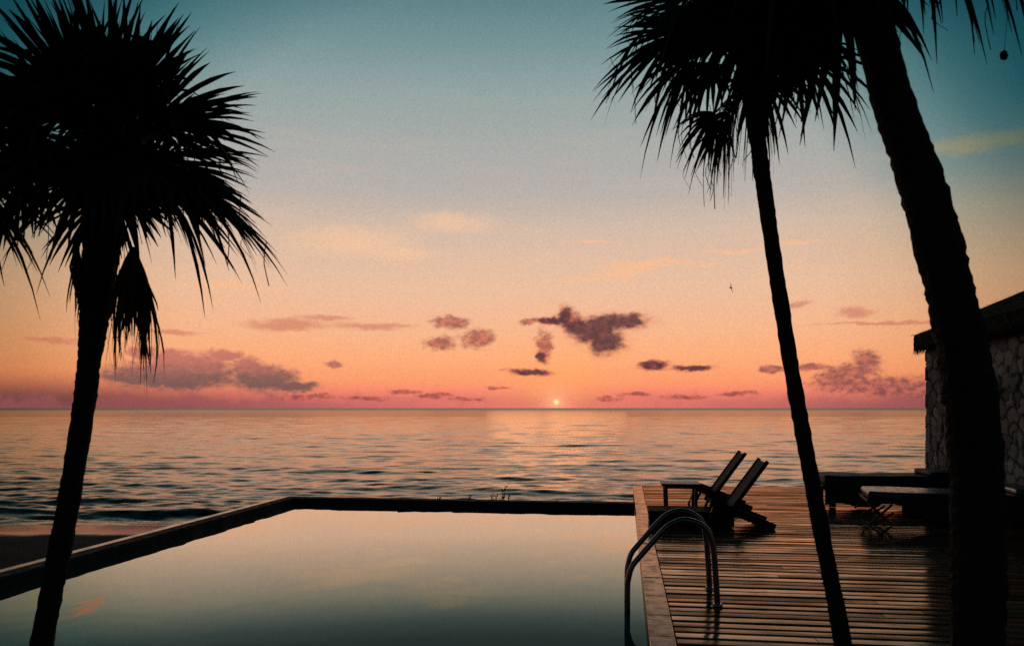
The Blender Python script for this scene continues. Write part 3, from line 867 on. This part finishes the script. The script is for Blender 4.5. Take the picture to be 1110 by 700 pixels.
def build_palm(label, pts, radii, fronds, dead, boots, nsub=16, group='fan palms around the pool'):
    """pts: trunk centre line in world space from the ground up; fronds: list of (azimuth, elevation, kw)"""
    base = Vector(pts[0]); base.z = 0
    t = thing('palm_tree', label, 'palm tree', base, 0, group)
    path = catmull([Vector(p) - base for p in pts], nsub)
    rr = np.interp(np.linspace(0, len(pts) - 1, len(path)), range(len(pts)), radii)
    # leaf scars: a saw tooth along the trunk
    L = 0; rad = []
    for i in range(len(path)):
        if i: L += (path[i] - path[i - 1]).length
        rad.append(rr[i] * (1 + .06 * ((L / .055) % 1) - .025 + .02 * math.sin(L * 9) + .02 * math.sin(L * 23 + 1)))
    vs, fs = tube_data(path, rad, 18, .055)
    top = path[-1]
    tr = from_py('trunk', vs, fs, M['bark'], t, False)
    # old leaf bases clasping the upper trunk
    if boots:
        bv, bf = [], []
        n0 = int(len(path) * boots[0])
        for q in range(boots[1]):
            i = rnd.randint(n0, len(path) - 2)
            an = rnd.uniform(0, 6.283); o = Vector((math.cos(an), math.sin(an), 0))
            sd = Vector((-o.y, o.x, 0)); c = path[i] + o * rad[i] * .9
            w = rnd.uniform(.010, .022); ln = rnd.uniform(.06, .16); out = rnd.uniform(.008, .042)
            b = len(bv)
            bv += [c - sd * w, c + sd * w, c + o * out + sd * w * .6 + Vector((0, 0, ln)), c + o * out - sd * w * .6 + Vector((0, 0, ln)), c + o * .012 + Vector((0, 0, ln * .4))]
            bf += [(b, b + 1, b + 4), (b + 1, b + 2, b + 4), (b + 2, b + 3, b + 4), (b + 3, b, b + 4)]
            if rnd.random() < .45:      # fibre hanging from the base
                b = len(bv); ww = .0022; dx = Vector((rnd.uniform(-.02, .02), rnd.uniform(-.02, .02), 0)); l2 = rnd.uniform(.06, .2)
                c2_ = c + o * (out + .006)
                bv += [c2_ - sd * ww, c2_ + sd * ww, c2_ + dx + sd * ww - Vector((0, 0, l2)), c2_ + dx - sd * ww - Vector((0, 0, l2))]
                bf.append((b, b + 1, b + 2, b + 3))
        from_py('leaf_bases', bv, bf, M['bark'], t)
    for (az, el, kw) in fronds:
        a, e = R(az), R(el)
        d = (math.cos(e) * math.sin(a), math.cos(e) * math.cos(a), math.sin(e))     # azimuth 0 = seaward, 90 = right
        k2 = dict(Lp=.34, Lb=.52, nseg=26, phimax=R(112), sag=.12, tip=.22); k2.update(kw)
        off = k2.pop('off', None)
        vs, fs = frond_data(d, **k2)
        oo = top if off is None else path[int(len(path) * off)]
        up = Vector((0, 0, rnd.uniform(-.09, .05)))
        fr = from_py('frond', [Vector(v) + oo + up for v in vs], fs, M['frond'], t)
    for (az, el, hang, kw) in dead:
        a, e = R(az), R(el)
        d = (math.cos(e) * math.sin(a), math.cos(e) * math.cos(a), math.sin(e))
        k2 = dict(Lp=.30, Lb=.42, nseg=24, phimax=R(70), sag=1.5, tip=1.0, fold=.5, fuse=.3, wid=.9, thread=.2); k2.update(kw)
        vs, fs = frond_data(d, **k2)
        oo = path[int(len(path) * hang)]
        f = from_py('dead_frond', [Vector(v) + oo for v in vs], fs, M['dead'], t)
        f['label'] = 'dry frond hanging beside the trunk'
    return t, top, base

def bunch(t, top, off, reach, drop, width, length, n, seed):
    """a dead leaf hanging as a bunch of dry strips from the end of its own stalk"""
    r = random.Random(seed)
    o = Vector(top) + Vector(off)
    path = catmull([o, o + Vector((reach * .45, 0, drop * -.1 + .04)), o + Vector((reach * .85, -.02, -drop * .35)), o + Vector((reach, -.02, -drop))], 4)
    vs, fs = tube_data(path, [.009] * len(path), 6)
    H = path[-1]
    for i in range(n):
        a = r.uniform(0, 6.283); q = r.random() ** .7
        h = Vector((math.cos(a), math.sin(a) * .7, 0)) * width * q
        L = length * r.uniform(.40, 1.0) * (1.05 - .35 * q) * (1.0 + .22 * math.sin(a * 2 + 1))
        w = r.uniform(.005, .011); sd = Vector((math.cos(a + 1.57 + r.uniform(-.9, .9)), math.sin(a + 1.57), 0))
        wob = Vector((r.uniform(-.07, .05), r.uniform(-.05, .05), 0))
        b = len(vs); m = 8
        for k in range(m):
            f = k / (m - 1)
            c = H + h * (1.2 - .35 * f) * (1 - (1 - f) ** 2.1) + Vector((0, 0, .05 - .11 * q * q * (1 - (1 - f) ** 3) - L * f ** 1.15)) + wob * f * f * math.sin(f * 3 + i)
            ww = w * (1 - f ** 3) + .0012
            vs += [c - sd * ww, c + sd * ww]
        for k in range(m - 1):
            x = b + k * 2; fs.append((x, x + 1, x + 3, x + 2))
    f = from_py('dead_frond', vs, fs, M['dead'], t)
    f['label'] = 'dry frond hanging as a ragged bunch beside the trunk'

def crown(n, el_hi, el_lo, Lp, Lb, seed):
    r = random.Random(seed); out = []
    for i in range(n):
        f = (i + .5) / n
        el = el_hi + (el_lo - el_hi) * f ** .85 + r.uniform(-6, 6)
        az = i * 137.5 + r.uniform(-14, 14)
        s = r.uniform(.9, 1.1)
        if el > 50: kw = dict(Lp=Lp * .85 * s, Lb=Lb * 1.1 * s, phimax=R(42 + r.uniform(0, 22)), sag=.03, tip=.05, nseg=15, fold=.5, fuse=.36, thread=0)
        elif el > 22: kw = dict(Lp=Lp * s, Lb=Lb * s, phimax=R(92), sag=.20, tip=.18, nseg=22, fuse=.44)
        elif el > 4: kw = dict(Lp=Lp * s, Lb=Lb * s, phimax=R(96), sag=.30, tip=.25, nseg=24, fuse=.43)
        else: kw = dict(Lp=Lp * .8 * s, Lb=Lb * .74 * s, phimax=R(98), sag=.34, tip=.40, nseg=22, fuse=.40, thread=.18)
        kw['roll'] = r.uniform(-.5, .5)
        out.append((az, el, kw))
    for i in range(n // 2):       # short young leaves filling the heart of the crown
        out.append((r.uniform(0, 360), r.uniform(-12, 70), dict(Lp=Lp * r.uniform(.15, .6), Lb=Lb * r.uniform(.65, .85), phimax=R(100), sag=.2, tip=.2, nseg=26, fuse=.5, roll=r.uniform(-1, 1), thread=0)))
    return out

# left palm, on the terrace at the pool's near left corner
D = 4.2
pts = [P(36, 763, D), P(45, 700, D), P(60, 620, D), P(75, 540, D), P(91, 440, D), P(97, 390, D), P(104, 330, D), P(111, 260, D), P(119, 172, D)]
rad = [.064, .056, .055, .054, .053, .056, .078, .090, .080]
left_dead = []
tl, ttop, tbase = build_palm('bushy fan palm left of the pool, a dry frond hanging beside its trunk', pts, rad, crown(44, 86, 2, .38, .55, 21), left_dead, (.72, 90))
hp = P(112, 250, D) - tbase
bunch(tl, hp, (0, -.05, 0), .19, .15, .125, .70, 150, 1)
bunch(tl, P(108, 255, D) - tbase, (0, -.03, 0), -.095, .05, .028, .44, 22, 3)

# palm off the left edge: only its outer leaves reach the picture
D = 3.9
pts = [P(-190, 787, D), P(-180, 600, D), P(-165, 400, D), P(-150, 240, D), P(-140, 150, D)]
build_palm('fan palm at the left edge of the picture, only its leaf tips in view', pts, [.075, .066, .062, .07, .085], crown(28, 84, -10, .34, .52, 5), [], (.8, 30))

# palm in the middle, rising through the deck
D = 4.9
pts = [P(917, 717, D), P(907, 660, D), P(893, 590, D), P(876, 500, D), P(858, 400, D), P(842, 300, D), P(829, 210, D), P(821, 150, D), P(811, 70, D), P(806, 22, D)]
rad = [.056, .050, .048, .047, .046, .045, .046, .050, .072, .070]
mid_dead = [(-120, -30, .9, dict(Lp=.14, Lb=.26)), (90, -50, .92, dict(Lp=.1, Lb=.28)), (-60, -50, .91, dict(Lp=.12, Lb=.3)), (170, -50, .9, dict(Lp=.1, Lb=.26))]
tm, mtop, mbase = build_palm('slender tall fan palm rising through the wooden deck right of the ladder', pts, rad, crown(32, 86, -14, .38, .57, 34), mid_dead, (.80, 60))
for (az, el, lp, lb, ro) in ((-82, -30, .24, .34, 1.3), (-100, -48, .20, .32, 1.0), (-60, -42, .22, .30, 1.6)):
    a, e = R(az), R(el)
    v_, f_ = frond_data((math.cos(e) * math.sin(a), math.cos(e) * math.cos(a), math.sin(e)), lp, lb, 18, R(58), .25, .35, roll=ro, fold=.3, fuse=.42, wid=1.1, thread=.3)
    o_ = P(814, 88, D) - mbase
    f = from_py('dead_frond', [Vector(q) + o_ for q in v_], f_, M['dead'], tm)
    f['label'] = 'dry fan leaf hanging lowest on the left of the crown'

# big trunk in the right foreground
D = 3.2
pts = [P(1061, 863, D), P(1060, 700, D), P(1060, 600, D), P(1058, 500, D), P(1047, 400, D), P(1026, 300, D), P(999, 200, D), P(965, 100, D), P(942, 0, D), P(924, -80, D), P(912, -130, D)]
rad = [.102, .097, .098, .099, .094, .088, .085, .075, .066, .066, .08]
fr = crown(26, 86, 24, .36, .58, 9)
r9 = random.Random(4)
for az in (58, 78, 94, 110, 128): fr.append((az, 21 + r9.uniform(-4, 8), dict(Lp=.50, Lb=.46, sag=.34, tip=.6, phimax=R(80), nseg=24, fuse=.4, thread=.25)))
for az in (-40, -75, -105, -140, 175, -10, 20): fr.append((az, -8 + r9.uniform(-10, 8), dict(Lp=.34, Lb=.55, sag=.3, tip=.4)))
tp, top, base = build_palm('thick leaning palm trunk in the right foreground, crossing the stone wall', pts, rad, fr, [(105, -30, .9, dict(Lp=.1, Lb=.2))], (.88, 50))
# dry scrap dangling from a leaf tip by a thread
pp = P(1088, 60, D) - base; q0 = P(1092, -40, D) - base
vs, fs = tube_data([q0, (q0 + pp) / 2 + Vector((.01, 0, 0)), pp], [.0012, .001, .001], 4)
bm = bmesh.new(); bmesh.ops.create_icosphere(bm, subdivisions=2, radius=.017, matrix=Matrix.Translation(pp) @ Matrix.Diagonal((1, .8, 1.15, 1)))
for v in bm.verts: v.co += Vector((rnd.uniform(-1, 1), rnd.uniform(-1, 1), rnd.uniform(-1, 1))) * .003
me = bpy.data.meshes.new('tmp'); bm.to_mesh(me); bm.free()
n0 = len(vs); vs += [v.co.copy() for v in me.vertices]; fs += [tuple(i + n0 for i in p_.vertices) for p_ in me.polygons]
bpy.data.meshes.remove(me)
from_py('seed_pod', vs, fs, M['dead'], tp)

# ------------------------------------------------------------------ shrubs beyond the far rim
def shrub(label, px, d, ptop, n, spread, leafn, seed):
    r = random.Random(seed)
    g = P(px, 442, d); g.z = -.64
    t = thing('shrub', label, 'shrub', g, 0, 'shrubs beyond the far pool rim')
    H = P(px, ptop, d).z - g.z
    vs, fs, lv, lf = [], [], [], []
    for i in range(n):
        a = r.uniform(0, 6.28); h = H * (1 if i == 0 else r.uniform(.7, .97))
        e = Vector((math.cos(a) * spread * r.random(), math.sin(a) * spread * r.random(), h))
        path = catmull([Vector((0, 0, 0)), e * .5 + Vector((r.uniform(-.03, .03), 0, .02)), e], 6)
        v2, f2 = tube_data(path, list(np.linspace(.010, .004, len(path))), 5)
        k = len(vs); vs += v2; fs += [tuple(x + k for x in f) for f in f2]
        for q in range(leafn):
            f = r.uniform(.55, 1.0); p = path[min(int(f * (len(path) - 1)), len(path) - 1)]
            an = r.uniform(0, 6.28); dr = Vector((math.cos(an), math.sin(an), r.uniform(.2, 1.6))).normalized()
            sd = dr.cross(Vector((0, 0, 1))).normalized() * .016
            ln = r.uniform(.05, .10); b = len(lv)
            lv += [p, p + dr * ln * .5 + sd, p + dr * ln, p + dr * ln * .5 - sd]; lf.append((b, b + 1, b + 2, b + 3))
    from_py('stem', vs, fs, M['bark'], t); from_py('leaves', lv, lf, M['leaf'], t)
shrub('leafy shrub poking highest above the middle of the far pool rim', 540, 14.6, 527, 7, .26, 16, 1)
shrub('tiny shrub tip showing just over the far pool rim, left of the tallest shrub', 508, 14.6, 536.5, 3, .05, 8, 2)
shrub('smallest shrub tip over the far pool rim, farthest left', 476, 14.5, 537, 3, .05, 8, 3)

# ------------------------------------------------------------------ a bird over the sea
bp = P(792, 312, 70)
vs = [(-.02, .22, 0), (.02, .22, 0), (.045, .05, .03), (-.045, .05, .03), (.04, -.12, .02), (-.04, -.12, .02), (.05, -.28, 0), (-.05, -.28, 0), (0, .05, -.05), (0, -.14, -.04),
      (.05, .06, .02), (.22, .10, .12), (.52, -.06, .06), (.24, -.02, .11), (.05, -.09, .02), (-.05, .06, .02), (-.22, .10, .12), (-.52, -.06, .06), (-.24, -.02, .11), (-.05, -.09, .02)]
fs = [(0, 1, 2, 3), (3, 2, 4, 5), (5, 4, 6, 7), (0, 8, 1), (1, 8, 2), (0, 3, 8), (3, 5, 9, 8), (2, 8, 9, 4), (5, 7, 9), (4, 9, 6), (7, 6, 9), (10, 11, 13, 14), (11, 12, 13), (15, 19, 18, 16), (16, 18, 17)]
b = from_py('bird', vs, fs, M['bird'])
b.location = bp; b.rotation_euler = (R(15), R(72), R(35))
tag(b, 'small dark bird flying banked high over the sea, left of the slender palm', 'bird')
